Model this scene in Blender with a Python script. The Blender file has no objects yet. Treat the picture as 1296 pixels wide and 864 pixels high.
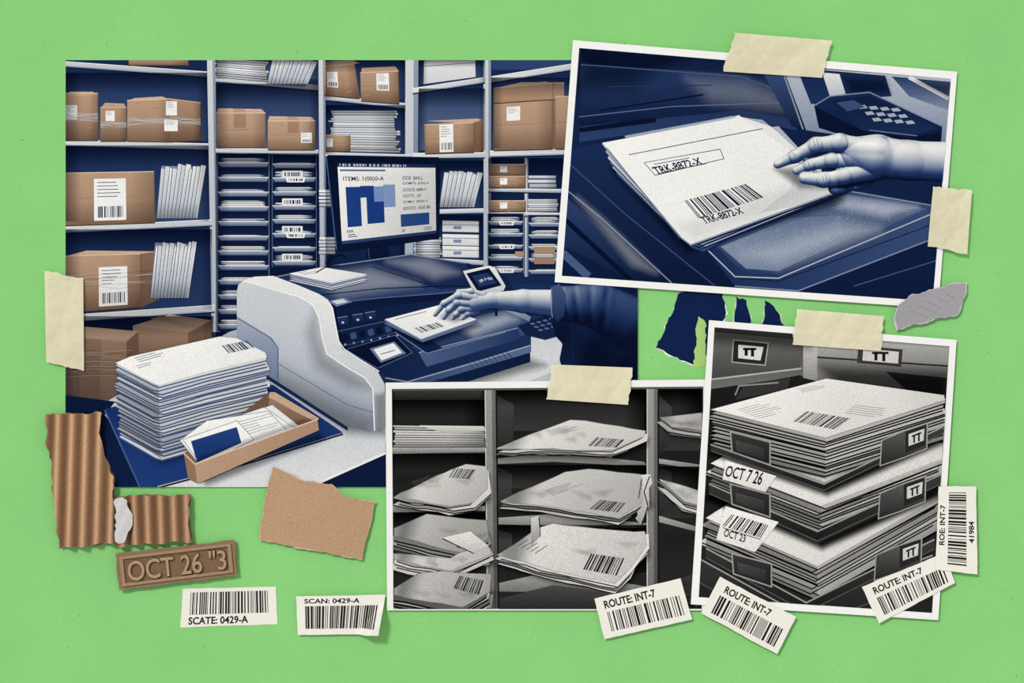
import bpy, math, random
import numpy as np
random.seed(7); np.random.seed(7)
scene=bpy.context.scene
scene.view_settings.view_transform='Standard'
scene.view_settings.look='None'

# ------------------------------------------------------------ colour
def lin(c):
    out=[]
    for v in c[:3]:
        v=max(0.,min(255.,v))/255.
        out.append(v/12.92 if v<=0.04045 else ((v+0.055)/1.055)**2.4)
    out.append(c[3] if len(c)>3 else 1.)
    return out
def linarr(A):
    A=np.clip(A,0,255)/255.
    return np.where(A<=0.04045,A/12.92,((A+0.055)/1.055)**2.4)
def ramp(stops):
    t=[s[0] for s in stops]; c=np.array([s[1] for s in stops],float)
    def f(x):
        x=np.asarray(x,float)
        r=np.stack([np.interp(x,t,c[:,k]) for k in range(3)],-1)
        return tuple(r) if r.ndim==1 else r
    return f
D=ramp([(0,(7,13,34)),(.15,(15,29,62)),(.3,(32,52,94)),(.45,(68,88,126)),(.6,(122,135,158)),(.75,(173,179,188)),(.88,(214,215,214)),(1,(246,243,236))])
K=ramp([(0,(12,12,12)),(.3,(58,57,56)),(.6,(136,134,130)),(.85,(206,203,197)),(1,(240,237,230))])
C=ramp([(0,(54,40,34)),(.3,(116,88,68)),(.6,(172,139,113)),(.85,(200,168,140)),(1,(224,198,172))])

# ------------------------------------------------------------ materials
def mat_attr(name,grain,scale,rough=0.9,alpha=1.0,mott=0.0,bump=0.0,spec=0.0,inkalpha=False):
    m=bpy.data.materials.new(name); m.use_nodes=True
    nt=m.node_tree; N=nt.nodes; L=nt.links
    b=N['Principled BSDF']; b.inputs['Roughness'].default_value=rough
    b.inputs['Specular IOR Level'].default_value=spec
    at=N.new('ShaderNodeAttribute'); at.attribute_name='Col'
    tc=N.new('ShaderNodeTexCoord')
    n=N.new('ShaderNodeTexNoise'); n.inputs['Scale'].default_value=scale; n.inputs['Detail'].default_value=3; n.inputs['Roughness'].default_value=.7
    L.new(tc.outputs['Object'],n.inputs['Vector'])
    mr=N.new('ShaderNodeMapRange'); mr.inputs['From Min'].default_value=.3; mr.inputs['From Max'].default_value=.7
    mr.inputs['To Min'].default_value=1-grain; mr.inputs['To Max'].default_value=1+grain
    L.new(n.outputs['Fac'],mr.inputs['Value'])
    val=mr.outputs['Result']
    if mott>0:
        n2=N.new('ShaderNodeTexNoise'); n2.inputs['Scale'].default_value=9; n2.inputs['Detail'].default_value=6
        L.new(tc.outputs['Object'],n2.inputs['Vector'])
        m2=N.new('ShaderNodeMapRange'); m2.inputs['From Min'].default_value=.3; m2.inputs['From Max'].default_value=.7
        m2.inputs['To Min'].default_value=1-mott; m2.inputs['To Max'].default_value=1+mott
        L.new(n2.outputs['Fac'],m2.inputs['Value'])
        mu=N.new('ShaderNodeMath'); mu.operation='MULTIPLY'
        L.new(val,mu.inputs[0]); L.new(m2.outputs['Result'],mu.inputs[1]); val=mu.outputs[0]
    vm=N.new('ShaderNodeVectorMath'); vm.operation='SCALE'
    L.new(at.outputs['Color'],vm.inputs[0]); L.new(val,vm.inputs['Scale'])
    L.new(vm.outputs[0],b.inputs['Base Color'])
    if inkalpha: L.new(at.outputs['Alpha'],b.inputs['Alpha'])
    if bump>0:
        bp=N.new('ShaderNodeBump'); bp.inputs['Strength'].default_value=bump; bp.inputs['Distance'].default_value=.001
        L.new(n.outputs['Fac'],bp.inputs['Height']); L.new(bp.outputs[0],b.inputs['Normal'])
    if alpha<1:
        b.inputs['Alpha'].default_value=alpha
    return m
M_PRINT=mat_attr('print_ink_duotone',.13,520,inkalpha=True,mott=.04)
M_BW=mat_attr('print_ink_halftone',.27,680,inkalpha=True,mott=.05)
M_PAPER=mat_attr('paper',.04,300,mott=.02)
M_GREEN=mat_attr('green_paper',.03,160,mott=.035,bump=.15)
M_KRAFT=mat_attr('kraft_cardboard',.13,330,mott=.05,bump=.3)
M_TAPE=mat_attr('masking_tape',.05,120,rough=.5,alpha=.88,mott=.06,bump=.15)

# ------------------------------------------------------------ layering
ZS=2e-5
LB=np.zeros((40000,4)); LL=np.zeros(40000,int); LN=0
def under(b):
    if LN==0: return 0
    B=LB[:LN]; e=.2
    m=(B[:,0]<b[2]-e)&(B[:,2]>b[0]+e)&(B[:,1]<b[3]-e)&(B[:,3]>b[1]+e)
    return int(LL[:LN][m].max()) if m.any() else 0
def reg(b,l):
    global LN
    LB[LN]=b; LL[LN]=l; LN+=1
def zz(l): return .0004+l*ZS
def W(x,y): return ((x-648)/1000.,(432-y)/1000.)
def area(p):
    s=0
    for i in range(len(p)):
        a=p[i]; b=p[(i+1)%len(p)]; s+=a[0]*b[1]-b[0]*a[1]
    return s/2
def clip_poly(pts,cols,clip):
    P=[(p[0],p[1],*c) for p,c in zip(pts,cols)]
    sg=1 if area(clip)>0 else -1
    for i in range(len(clip)):
        a=clip[i]; b=clip[(i+1)%len(clip)]
        def d(p): return sg*((b[0]-a[0])*(p[1]-a[1])-(b[1]-a[1])*(p[0]-a[0]))
        out=[]
        for j in range(len(P)):
            p=P[j]; q=P[(j+1)%len(P)]; dp=d(p); dq=d(q)
            if dp>=0: out.append(p)
            if (dp>=0)!=(dq>=0):
                t=dp/(dp-dq); out.append(tuple(p[k]+(q[k]-p[k])*t for k in range(len(p))))
        P=out
        if len(P)<3: return None,None
    return [(p[0],p[1]) for p in P],[p[2:] for p in P]
CLIP=None
def inside_clip(pts,clip):
    sg=1 if area(clip)>0 else -1
    A=np.array(pts,float)
    for i in range(len(clip)):
        a=clip[i]; b=clip[(i+1)%len(clip)]
        d=sg*((b[0]-a[0])*(A[:,1]-a[1])-(b[1]-a[1])*(A[:,0]-a[0]))
        if (d<-1e-6).any(): return False
    return True
MAT=M_PRINT
def Q(q,u,v):
    tl,tr,br,bl=q
    return tuple((1-v)*((1-u)*tl[k]+u*tr[k])+v*((1-u)*bl[k]+u*br[k]) for k in (0,1))
def SQ(q,u0,v0,u1,v1): return [Q(q,u0,v0),Q(q,u1,v0),Q(q,u1,v1),Q(q,u0,v1)]
def rc(x0,y0,x1,y1): return [(x0,y0),(x1,y0),(x1,y1),(x0,y1)]
TXT={}
def textmesh(s,bold):
    k=(s,bold)
    if k not in TXT:
        cu=bpy.data.curves.new('t','FONT'); cu.body=s; cu.offset=bold; cu.resolution_u=3
        o=bpy.data.objects.new('t',cu); scene.collection.objects.link(o)
        dg=bpy.context.evaluated_depsgraph_get()
        me=bpy.data.meshes.new_from_object(o.evaluated_get(dg))
        V=np.array([v.co[:2] for v in me.vertices]); F=[tuple(p.vertices) for p in me.polygons]
        bpy.data.objects.remove(o); bpy.data.curves.remove(cu); bpy.data.meshes.remove(me)
        mn=V.min(0); mx=V.max(0); V=(V-mn)/(mx-mn)
        TXT[k]=(V,F)
    return TXT[k]
class Art:
    def __init__(s,name,mat=None,clip='def'):
        s.name=name; s.V=[]; s.F=[]; s.Cc=[]; s.mat=mat or MAT; s.clip=CLIP if clip=='def' else clip; s.zf=None
    def raw(s,pts,faces,cols,z):
        n=len(s.V)
        for i,p in enumerate(pts):
            x,y=W(p[0],p[1]); zo=z[i] if hasattr(z,'__len__') else z
            if s.zf: zo+=s.zf(p[0],p[1])
            s.V.append((x,y,zo)); s.Cc.append(lin(cols[i]))
        for f in faces:
            pp=[pts[i] for i in f]
            f=tuple(n+i for i in f)
            if area(pp)>0: f=f[::-1]
            s.F.append(f)
    def polys(s,items,bump=1):
        its=[]
        for pts,col in items:
            cols=col if isinstance(col,list) else [col]*len(pts)
            cols=[tuple(c) if len(c)==4 else (*c,1.) for c in cols]
            if s.clip and not inside_clip(pts,s.clip):
                pts,cols=clip_poly(pts,cols,s.clip)
                if pts is None: continue
            its.append((pts,cols))
        if not its: return
        A=np.array([p for pts,_ in its for p in pts]); b=(A[:,0].min(),A[:,1].min(),A[:,0].max(),A[:,1].max())
        l=under(b)+bump; reg(b,l)
        for pts,cols in its: s.raw(pts,[tuple(range(len(pts)))],cols,zz(l))
    def poly(s,pts,c0,c1=None,d=(0,1)):
        if isinstance(c0,list) or c1 is None: s.polys([(pts,c0)]); return
        pr=[p[0]*d[0]+p[1]*d[1] for p in pts]; a,b=min(pr),max(pr)
        s.polys([(pts,[tuple(c0[k]+(c1[k]-c0[k])*(v-a)/(b-a+1e-9) for k in range(3)) for v in pr])])
    def fade(s,q,a0,a1,col=(5,12,36)):  # alpha ramp of ink, mostly printing shade over the art
        s.polys([(q,[(*col,a0),(*col,a0),(*col,a1),(*col,a1)])])
    def wash(s,pts,al,col=(5,12,36)):  # per-corner ink alpha, mostly printing shade over the art
        s.polys([(pts,[(*col,x) for x in al])])
    def line(s,pts,w,c):
        pts=[tuple(p) for p in pts]; closed=len(pts)>3 and pts[0]==pts[-1]
        if closed: pts=pts[:-1]
        n=len(pts); L=[]; R=[]
        for i in range(n):
            ns=[]
            for j in (i-1,i):
                if not closed and (j<0 or j>=n-1): continue
                a=pts[j%n]; b=pts[(j+1)%n]; d=math.hypot(b[0]-a[0],b[1]-a[1]) or 1
                ns.append((-(b[1]-a[1])/d,(b[0]-a[0])/d))
            nx=sum(q[0] for q in ns)/len(ns); ny=sum(q[1] for q in ns)/len(ns); m=nx*nx+ny*ny
            m=max(m,.3); nx,ny=nx/m*w/2,ny/m*w/2
            L.append((pts[i][0]+nx,pts[i][1]+ny)); R.append((pts[i][0]-nx,pts[i][1]-ny))
        s.polys([([L[i],L[(i+1)%n],R[(i+1)%n],R[i]],c) for i in range(n if closed else n-1)])
    def text(s,t,q,c,bold=.012):
        V,F=textmesh(t,bold)
        P=[Q(q,u,1-v) for u,v in V]
        s.polys([([P[i] for i in f],c) for f in F])
    def bars(s,q,c,n=26,seed=1,cut=1):
        r=random.Random(seed); ws=[r.choice([1,1,1,2,2,3]) for _ in range(n*2)]; T=sum(ws[:-1]); u=0; it=[]
        for i,w in enumerate(ws[:-1]):
            if i%2==0:
                for k in range(cut): it.append((SQ(q,u/T,k/cut,(u+w)/T,(k+1)/cut),c))
            u+=w
        s.polys(it)
    def lines(s,q,c,n=4,seed=0,h=.45):
        r=random.Random(seed); s.polys([(SQ(q,0,i/n,r.uniform(.45,1),(i+h)/n),c) for i in range(n)])
    def ell(s,cx,cy,rx,ry,c,deg=0,n=20):
        a=math.radians(deg); s.polys([([(cx+rx*math.cos(t)*math.cos(a)-ry*math.sin(t)*math.sin(a),cy+rx*math.cos(t)*math.sin(a)+ry*math.sin(t)*math.cos(a)) for t in [2*math.pi*i/n for i in range(n)]],c)])
    def slab(s,pts,col,th=20,side=None):
        A=np.array(pts); b=(A[:,0].min(),A[:,1].min(),A[:,0].max(),A[:,1].max())
        u=under(b); l=u+th; reg(b,l); n=len(pts)
        cols=col if isinstance(col,list) else [col]*n
        s.raw(pts,[tuple(range(n))],cols,zz(l))
        sc=side or cols[0]; k=len(s.V)
        for p in pts: x,y=W(*p); s.V.append((x,y,zz(l))); s.Cc.append(lin(sc))
        for p in pts: x,y=W(*p); s.V.append((x,y,zz(u)+2e-6)); s.Cc.append(lin(sc))
        fl=area(pts)>0
        for i in range(n):
            j=(i+1)%n; f=(k+i,k+j,k+n+j,k+n+i); s.F.append(f if fl else f[::-1])
        return l
    def grid(s,bb,step,sdf,colf,zfun=None,bump=1):
        x0,y0,x1,y1=bb; xs=np.arange(x0,x1+step,step); ys=np.arange(y0,y1+step,step)
        X,Y=np.meshgrid(xs,ys); Sd=sdf(X,Y); gy,gx=np.gradient(Sd,ys,xs); g=np.hypot(gx,gy)+1e-6
        ins=Sd<0; H,Wd=Sd.shape
        cell=ins[:-1,:-1]|ins[1:,:-1]|ins[:-1,1:]|ins[1:,1:]
        use=np.zeros_like(ins)
        for a,b in ((0,0),(0,1),(1,0),(1,1)): use[a:H-1+a,b:Wd-1+b]|=cell
        out=use&~ins; d=np.where(out,np.minimum(Sd,step*1.5),0)
        PX=X-d*gx/g; PY=Y-d*gy/g
        cc=colf(PX,PY); al=cc[...,3] if cc.shape[-1]==4 else np.ones(X.shape)
        col=linarr(cc[...,:3]); l=under(bb)+bump; reg(bb,l)
        Z=np.full(X.shape,zz(l)); 
        if zfun is not None: Z=Z+zfun(PX,PY)
        idx=-np.ones(X.shape,int); k=len(s.V)
        for i,j in zip(*np.where(use)):
            idx[i,j]=k; k+=1
            s.V.append(((PX[i,j]-648)/1000,(432-PY[i,j])/1000,Z[i,j])); s.Cc.append((*col[i,j],al[i,j]))
        for i,j in zip(*np.where(cell)):
            s.F.append((idx[i,j],idx[i+1,j],idx[i+1,j+1],idx[i,j+1]))
    def build(s,smooth=False):
        me=bpy.data.meshes.new(s.name); me.from_pydata(s.V,[],s.F); me.update()
        at=me.color_attributes.new('Col','FLOAT_COLOR','POINT')
        at.data.foreach_set('color',np.array(s.Cc,np.float32).ravel())
        me.materials.append(s.mat)
        if smooth: me.polygons.foreach_set('use_smooth',[True]*len(me.polygons))
        o=bpy.data.objects.new(s.name,me); scene.collection.objects.link(o); return o
def sdpoly(pts):
    P=np.array(pts,float)
    def f(X,Y):
        d=np.full(X.shape,1e9); ins=np.zeros(X.shape,bool)
        for i in range(len(P)):
            a=P[i]; b=P[(i+1)%len(P)]; ex,ey=b-a; wx,wy=X-a[0],Y-a[1]
            t=np.clip((wx*ex+wy*ey)/(ex*ex+ey*ey+1e-9),0,1)
            d=np.minimum(d,np.hypot(wx-t*ex,wy-t*ey))
            c=((a[1]>Y)!=(b[1]>Y))&(X<(b[0]-a[0])*(Y-a[1])/(b[1]-a[1]+1e-12)+a[0]); ins^=c
        return np.where(ins,-d,d)
    return f
def soft(a,pts,blur,al,col=(4,10,30),step=2.5,cl=None):  # blurred ink patch: dark ones print shadows, pale ones highlights
    A=np.array(pts); bb=(A[:,0].min()-blur,A[:,1].min()-blur,A[:,0].max()+blur,A[:,1].max()+blur); f=sdpoly(pts)
    cs=[sdpoly(z) for z in (cl,a.clip) if z]
    def sdf(X,Y):
        s=f(X,Y)-blur
        for c in cs: s=np.maximum(s,c(X,Y))
        return s
    def cf(X,Y):
        t=np.clip(.5-f(X,Y)/(2*blur),0,1); t=t*t*(3-2*t)
        return np.stack([np.full(X.shape,float(col[0])),np.full(X.shape,float(col[1])),np.full(X.shape,float(col[2])),t*al],-1)
    a.grid(bb,step,sdf,cf)
def torn(pts,amp=2.,seg=5.,seed=0,edges=None):
    r=random.Random(seed); out=[]
    for i in range(len(pts)):
        a=pts[i]; b=pts[(i+1)%len(pts)]; L=math.hypot(b[0]-a[0],b[1]-a[1]); 
        if edges is not None and i not in edges: out.append(a); continue
        n=max(1,int(L/seg)); nx,ny=-(b[1]-a[1])/L,(b[0]-a[0])/L; o=0
        for k in range(n):
            o=.5*o+r.uniform(-amp,amp) if k else 0
            t=(k+(r.uniform(-.3,.3) if k else 0))/n; out.append((a[0]+(b[0]-a[0])*t+nx*o,a[1]+(b[1]-a[1])*t+ny*o))
    return out

# 2.5-D limb renderer: capsules (x0,y0,z0,r0,x1,y1,z1,r1)
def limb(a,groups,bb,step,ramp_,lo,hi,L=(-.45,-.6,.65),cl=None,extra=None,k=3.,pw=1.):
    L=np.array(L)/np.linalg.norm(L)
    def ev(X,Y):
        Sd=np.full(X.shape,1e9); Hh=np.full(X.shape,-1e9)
        for g in groups:
            gs=None; gh=None
            for (x0,y0,z0,r0,x1,y1,z1,r1) in g:
                ex,ey=x1-x0,y1-y0; t=np.clip(((X-x0)*ex+(Y-y0)*ey)/(ex*ex+ey*ey+1e-9),0,1)
                r=r0+(r1-r0)*t; d=np.hypot(X-x0-t*ex,Y-y0-t*ey); s=d-r
                h=z0+(z1-z0)*t+np.where(d<r,np.sqrt(np.maximum(r*r-d*d,0)),-(d-r)*4)
                if gs is None: gs,gh=s,h
                else:
                    q=np.clip(.5+.5*(gs-s)/k,0,1); gs=gs*(1-q)+s*q-k*q*(1-q)
                    kk=k*2.2; q=np.clip(.5+.5*(h-gh)/kk,0,1); gh=gh*(1-q)+h*q+kk*q*(1-q)
            Sd=np.minimum(Sd,gs); Hh=np.maximum(Hh,gh)
        return Sd,Hh
    def sdf(X,Y):
        s=ev(X,Y)[0]
        if cl is not None: s=np.maximum(s,sdpoly(cl)(X,Y))
        return s
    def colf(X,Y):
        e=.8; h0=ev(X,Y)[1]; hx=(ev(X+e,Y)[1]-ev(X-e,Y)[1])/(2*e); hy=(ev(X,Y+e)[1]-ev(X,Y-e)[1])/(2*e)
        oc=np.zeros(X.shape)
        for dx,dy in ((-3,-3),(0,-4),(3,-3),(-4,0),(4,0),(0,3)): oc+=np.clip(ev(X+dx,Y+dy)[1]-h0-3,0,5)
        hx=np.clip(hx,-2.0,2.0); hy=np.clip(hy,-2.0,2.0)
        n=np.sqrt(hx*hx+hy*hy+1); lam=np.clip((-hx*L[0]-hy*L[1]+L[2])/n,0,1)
        t=lo+(hi-lo)*lam**pw-np.clip(oc*.014,0,.22)  # lambert light and crevice shade baked into the printed tone
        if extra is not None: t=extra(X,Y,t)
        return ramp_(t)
    a.grid(bb,step,sdf,colf)

# ------------------------------------------------------------ generic printed things
def label(a,q,seed=0,ramp_=D,bar=True,tx=None):
    a.poly(q,ramp_(.97)); 
    a.lines(SQ(q,.1,.08,.85,.5),ramp_(.45),5,seed,.22)
    if bar: a.bars(SQ(q,.12,.66,.9,.93),ramp_(.15),16,seed)
BR=(40,24,16)
def box(front,top=None,side=None,lab=None,tape=(.42,.58),t=.62,wrap=False,seed=0,barc=True):
    a=Art('cardboard_box')
    a.poly(front,C(t+.08),C(t-.1))
    if top: a.poly(top,C(t+.26),C(t+.12))
    if side: a.poly(side,C(t-.22),C(t-.35))  # top lighter and side darker: face shading printed in
    if tape:
        a.poly(SQ(front,tape[0],0,tape[1],.42),C(t-.1),C(t-.16))
        if top: a.poly(SQ(top,tape[0],0,tape[1],1),C(t+.04))
    r=random.Random(seed)
    a.fade(SQ(front,0,.55,1,1),0,.28,BR); q=SQ(front,.72,0,1,1); a.wash(q,[0,.25,.25,0],BR)  # printed shade on the lower half and right edge
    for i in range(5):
        u=r.random(); v=r.random(); a.line([Q(front,u*.8,v),Q(front,min(1,u*.8+r.uniform(.05,.2)),min(1,max(0,v+r.uniform(-.04,.04))))],.5,C(t+.2) if i%2 else C(t-.2))
    a.line([front[0],front[1]],1.1,C(t+.36)); a.line([front[3],front[2]],1.2,C(.05))
    a.line([front[1],front[2]],1,C(t-.35))
    a.line([Q(front,0,.48),Q(front,1,.48)],.6,C(t-.12))
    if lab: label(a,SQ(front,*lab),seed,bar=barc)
    if wrap:
        a.fade(SQ(front,0,.42,1,.5),.0,.3,(235,235,235)); a.fade(SQ(front,0,.5,1,.62),.2,.0,(235,235,235))
        for i in range(8):
            v=r.uniform(.38,.64); v2=.5+r.uniform(-.07,.07); a.line([Q(front,0,v),Q(front,.4,v2),Q(front,1,v2+r.uniform(-.06,.06))],.45,[(245,245,245,.5),(225,228,235,.35),(50,36,28,.4)][i%3])
    return a.build()
def stack(name,q,n,ramp_=D,hi=.97,lo=.45,jit=.03,seed=0,top=None):
    r=random.Random(seed); a=Art(name); a.poly(SQ(q,.02,0,.98,1),ramp_(lo))
    a.polys([(SQ(q,r.uniform(-jit,jit),(i+.02)/n,1+r.uniform(-jit,jit),(i+r.uniform(.6,.85))/n),ramp_(hi-r.uniform(0,.14))) for i in range(n)])
    a.wash(SQ(q,.6,0,1,1),[0,.3,.3,0],(8,14,30) if ramp_ is D else (5,5,5)); a.fade(SQ(q,0,.6,1,1),0,.25,(8,14,30) if ramp_ is D else (5,5,5))  # printed shade at the right and bottom of the stack
    if top: a.poly(top,ramp_(.99),ramp_(.93))
    return a.build()
def leaning(name,q,n,slant=.25,ramp_=D,seed=0):
    r=random.Random(seed); a=Art(name); a.poly([Q(q,slant*.6,.04),Q(q,1+slant*.4,.06),Q(q,1,1),Q(q,0,1)],ramp_(.6))
    for i in range(n):
        u=i/n; s=slant*(.6+.5*i/n)+r.uniform(-.02,.02); w=1.35/n; v0=r.uniform(0,.1)
        p=[Q(q,u+s,v0),Q(q,u+s+w,v0+.02),Q(q,u+w,1),Q(q,u,1)]
        a.poly(p,ramp_(.97-r.uniform(0,.1)),ramp_(.78)); a.line([p[0],p[3]],.8,ramp_(.45)); a.line([Q(p,.5,0),Q(p,.5,1)],.4,ramp_(.72))
    a.fade([Q(q,0,.7),Q(q,1.1,.7),Q(q,1,1),Q(q,0,1)],0,.3,(8,14,30))
    return a
def traycol(x0,x1,ys,h,sl=0,seed=0,labels=()):
    r=random.Random(seed); a=Art('letter_tray_rack')
    for i,y in enumerate(ys):
        a.poly([(x0,y-4),(x1,y-4+sl),(x1,y+h-3+sl),(x0,y+h-3)],D(.08),D(.24))
        m=r.randint(1,4)
        a.polys([([(x0+5+r.uniform(0,9),y+h*.42-k*2.1-1.5),(x1-6-r.uniform(0,14),y+h*.42-k*2.1-1.5+sl),(x1-5,y+h*.42-k*2.1+sl),(x0+4,y+h*.42-k*2.1)],D(r.uniform(.72,.96))) for k in range(m)])
        p=[(x0+1,y+h*.42),(x1-1,y+h*.42+sl),(x1-4,y+h*.74+sl),(x0+5,y+h*.74)]
        a.poly(p,D(.7),D(.45)); a.line([p[0],p[1]],1.,D(.9)); a.line([p[3],p[2]],1,D(.04))
        if i in labels: a.poly(SQ(p,.3,-.1,.75,1.0),D(.97)); a.bars(SQ(p,.36,.15,.7,.75),D(.25),8,i)
    a.line([(x0+.5,ys[0]-4),(x0+.5,ys[-1]+h-3)],1,D(.5)); a.line([(x1-.5,ys[0]-4),(x1-.5,ys[-1]+h-3)],1,D(.55))
    return a.build()
def pile(name,top,n,dy,ramp_=D,jit=2.,seed=0,hi=.97,gap=.42,dx=0,vj=0.,light=1.,var=.2,capt=True):
    r=random.Random(seed); a=Art(name)
    for i in range(n,0,-1):
        ox,oy=r.uniform(-jit,jit)+dx*i,i*dy+r.uniform(-.3,.3)*dy
        tv=[(x+ox+r.uniform(-vj,vj),y+oy+r.uniform(-vj,vj)*.6) for x,y in top]
        sh=[(x,y+dy*.38) for x,y in tv]; li=[(x,y-dy*.1) for x,y in tv]
        a.poly(sh,ramp_(gap-.1*r.random())); v=hi-r.uniform(0,var); a.poly(li,ramp_(v*light*.92),ramp_(v*light),(1,0))  # dark copy below each sheet prints its shadow line
    if capt:
        a.poly(top,ramp_(hi+.02),ramp_(hi-.08),(1,1))
        a.line(list(top)+[top[0]],.6,ramp_(hi-.25))
    return a

# ============================================================ BACKDROP
g=Art('green_paper_backdrop',M_GREEN,None)
GC=(140,207,123)
g.raw([(-500,-400),(1800,-400),(1800,1270),(-500,1270)],[(0,1,2,3)],[GC]*4,.0002)
gb=g.build()
sp=Art('paper_fleck_scatter',M_PAPER,None)
r=random.Random(11)
for i in range(110):
    x,y=r.uniform(5,1290),r.uniform(5,860); l=r.uniform(1,4.5); an=r.uniform(0,3.14); w=r.uniform(.5,1.1)
    c=(60,110,55) if r.random()<.75 else (175,228,160)
    dx,dy=math.cos(an)*l/2,math.sin(an)*l/2; nx,ny=-math.sin(an)*w/2,math.cos(an)*w/2
    sp.raw([(x-dx,y-dy),(x+nx,y+ny),(x+dx,y+dy),(x-nx,y-ny)],[(0,1,2,3)],[c]*4,.00025)
sp.build()

# ============================================================ PRINT 1  (mail room)
P1=[(83,76),(807,76),(807,616),(83,616)]
CLIP=None
a=Art('mail_room_photo_print',M_PAPER); a.slab(P1,D(.2),70,side=(235,232,225)); a.build()
CLIP=P1; MAT=M_PRINT
sh=Art('storage_shelving')
sh.poly(P1,D(.22),D(.3))
comps=[(rc(83,92,262,178),.24,.42),(rc(83,184,264,280),.2,.36),(rc(83,290,268,392),.17,.33),(rc(83,400,270,510),.1,.2),
    (rc(273,76,403,100),.28,.42),(rc(273,106,403,188),.24,.46),(rc(273,194,403,430),.06,.12),
    (rc(412,76,513,125),.24,.36),(rc(412,133,513,195),.2,.36),(rc(412,200,513,340),.12,.18),
    (rc(530,76,614,106),.24,.4),(rc(530,112,614,190),.32,.52),(rc(526,203,612,262),.16,.32),(rc(526,272,612,330),.16,.25),
    (rc(622,76,730,88),.35,.35),(rc(622,98,730,188),.3,.52),(rc(618,200,730,360),.14,.22)]
for q,t0,t1 in comps: sh.poly(q,D(t0),D(t1))  # back panels graded darker at the top, shade printed under boards
def board(pts,t=.82,th=8):
    p=list(pts)+[(x,y+th) for x,y in pts[::-1]]
    sh.poly(p,D(t+.06),D(t-.02),(1,0)); sh.line([(x,y+th) for x,y in pts],1.6,D(.12)); sh.line([(x,y+th-1.6) for x,y in pts],1,D(t-.16)); sh.line(pts,1,D(.97))
for x0,x1,y1,s in [(262,273,420,6),(403,412,340,2),(513,530,330,-1),(612,622,345,0),(664,669,350,0)]:
    y0=76 if x0!=664 else 200
    sh.poly([(x0,y0),(x1,y0),(x1+s,y1),(x0+s,y1)],D(.86),D(.72))
    sh.poly([(x0+(x1-x0)*.62,y0),(x1,y0),(x1+s,y1),(x0+(x1-x0)*.62+s,y1)],D(.66),D(.52))
    sh.line([(x1,y0),(x1+s,y1)],1,D(.15))
board([(83,78),(262,91)],.76,7); board([(83,177),(264,182)]); board([(83,287),(268,278)]); board([(83,399),(272,386)],.84,9); board([(83,508),(150,500)],.7,8)
board([(273,97),(403,108)],.8,7); board([(273,187),(403,190)],.8,7)
board([(412,120),(513,131)],.8,7); board([(412,193),(520,196)],.8,6)
board([(522,112),(614,98)],.84,7); board([(522,194),(614,193)],.84,7); board([(522,266),(612,264)],.84,6); board([(526,326),(612,330)],.8,6)
board([(622,97),(730,80)],.84,8); board([(620,191),(730,188)],.84,8); board([(618,238),(730,240)],.8,5); board([(618,268),(730,270)],.8,5)
sh.build()
# boxes left section
box(rc(163,70,238,83),None,None,None,seed=1)
box(rc(83,118,124,178),[(88,116),(118,116),(124,122),(83,122)],None,(-.02,.25,.36,.55),None,.6,True,2,False)
box(rc(127,136,160,179),[(133,130),(157,131),(160,137),(127,137)],None,(.2,.1,.55,.4),None,.55,True,3,False)
box([(161,127),(215,125),(215,180),(161,179)],[(170,124),(205,122),(215,126),(161,128)],None,None,None,.62,True,4)
box([(215,125),(254,130),(254,178),(215,180)],None,None,None,None,.5,True,44)
a=Art('shipping_label'); label(a,rc(210,128,224,146),3,bar=False); label(a,[(208,151),(225,152),(225,166),(208,166)],5,bar=False); a.build()
box([(83,219),(195,217),(196,282),(83,286)],None,None,(.32,.12,.68,.92),(0,0.001),.62,False,5)
leaning('leaning_envelopes',rc(198,207,248,276),11,.22,seed=1).build()
box([(83,324),(178,321),(179,389),(83,396)],[(83,324),(110,317),(200,318),(178,322)],[(178,321),(200,318),(202,378),(179,389)],(.44,.22,.82,.93),None,.6,False,6)
a=Art('plastic_wrap_strands')
for i in range(9):
    r=random.Random(i); y=346+i*2.2; a.line([(83,y),(120,y+r.uniform(-3,2)),(150,y+r.uniform(-5,2)),(200,y+r.uniform(-10,0))],.45,(245,240,235,.5) if i%2 else (50,36,28,.35))
a.build()
leaning('leaning_envelopes',rc(190,304,237,377),11,.22,seed=2).build()
a=Art('cardboard_box'); a.poly([(168,412),(238,421),(238,462),(170,455)],C(.62),C(.45)); a.poly([(238,421),(268,405),(269,440),(238,462)],C(.4),C(.3)); a.poly([(168,412),(215,398),(268,405),(238,421)],C(.85),C(.7)); a.poly([(190,403),(203,400),(254,413),(244,418)],C(.66)); a.build()
a=Art('cardboard_box'); a.poly([(83,425),(160,432),(162,504),(83,508)],C(.62),C(.46)); a.poly([(83,425),(105,413),(175,419),(160,433)],C(.85),C(.72)); a.poly([(160,432),(175,420),(176,480),(162,504)],C(.35)); a.poly([(95,427),(128,430),(126,506),(97,507)],C(.52),C(.4))
for i in range(12):
    r=random.Random(40+i); y=444+i*3; a.line([(83,y),(120,y+r.uniform(-5,5)),(168,y+r.uniform(-7,7))],.45,(240,240,240,.5) if i%2 else (40,30,24,.4))
a.build()
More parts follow.
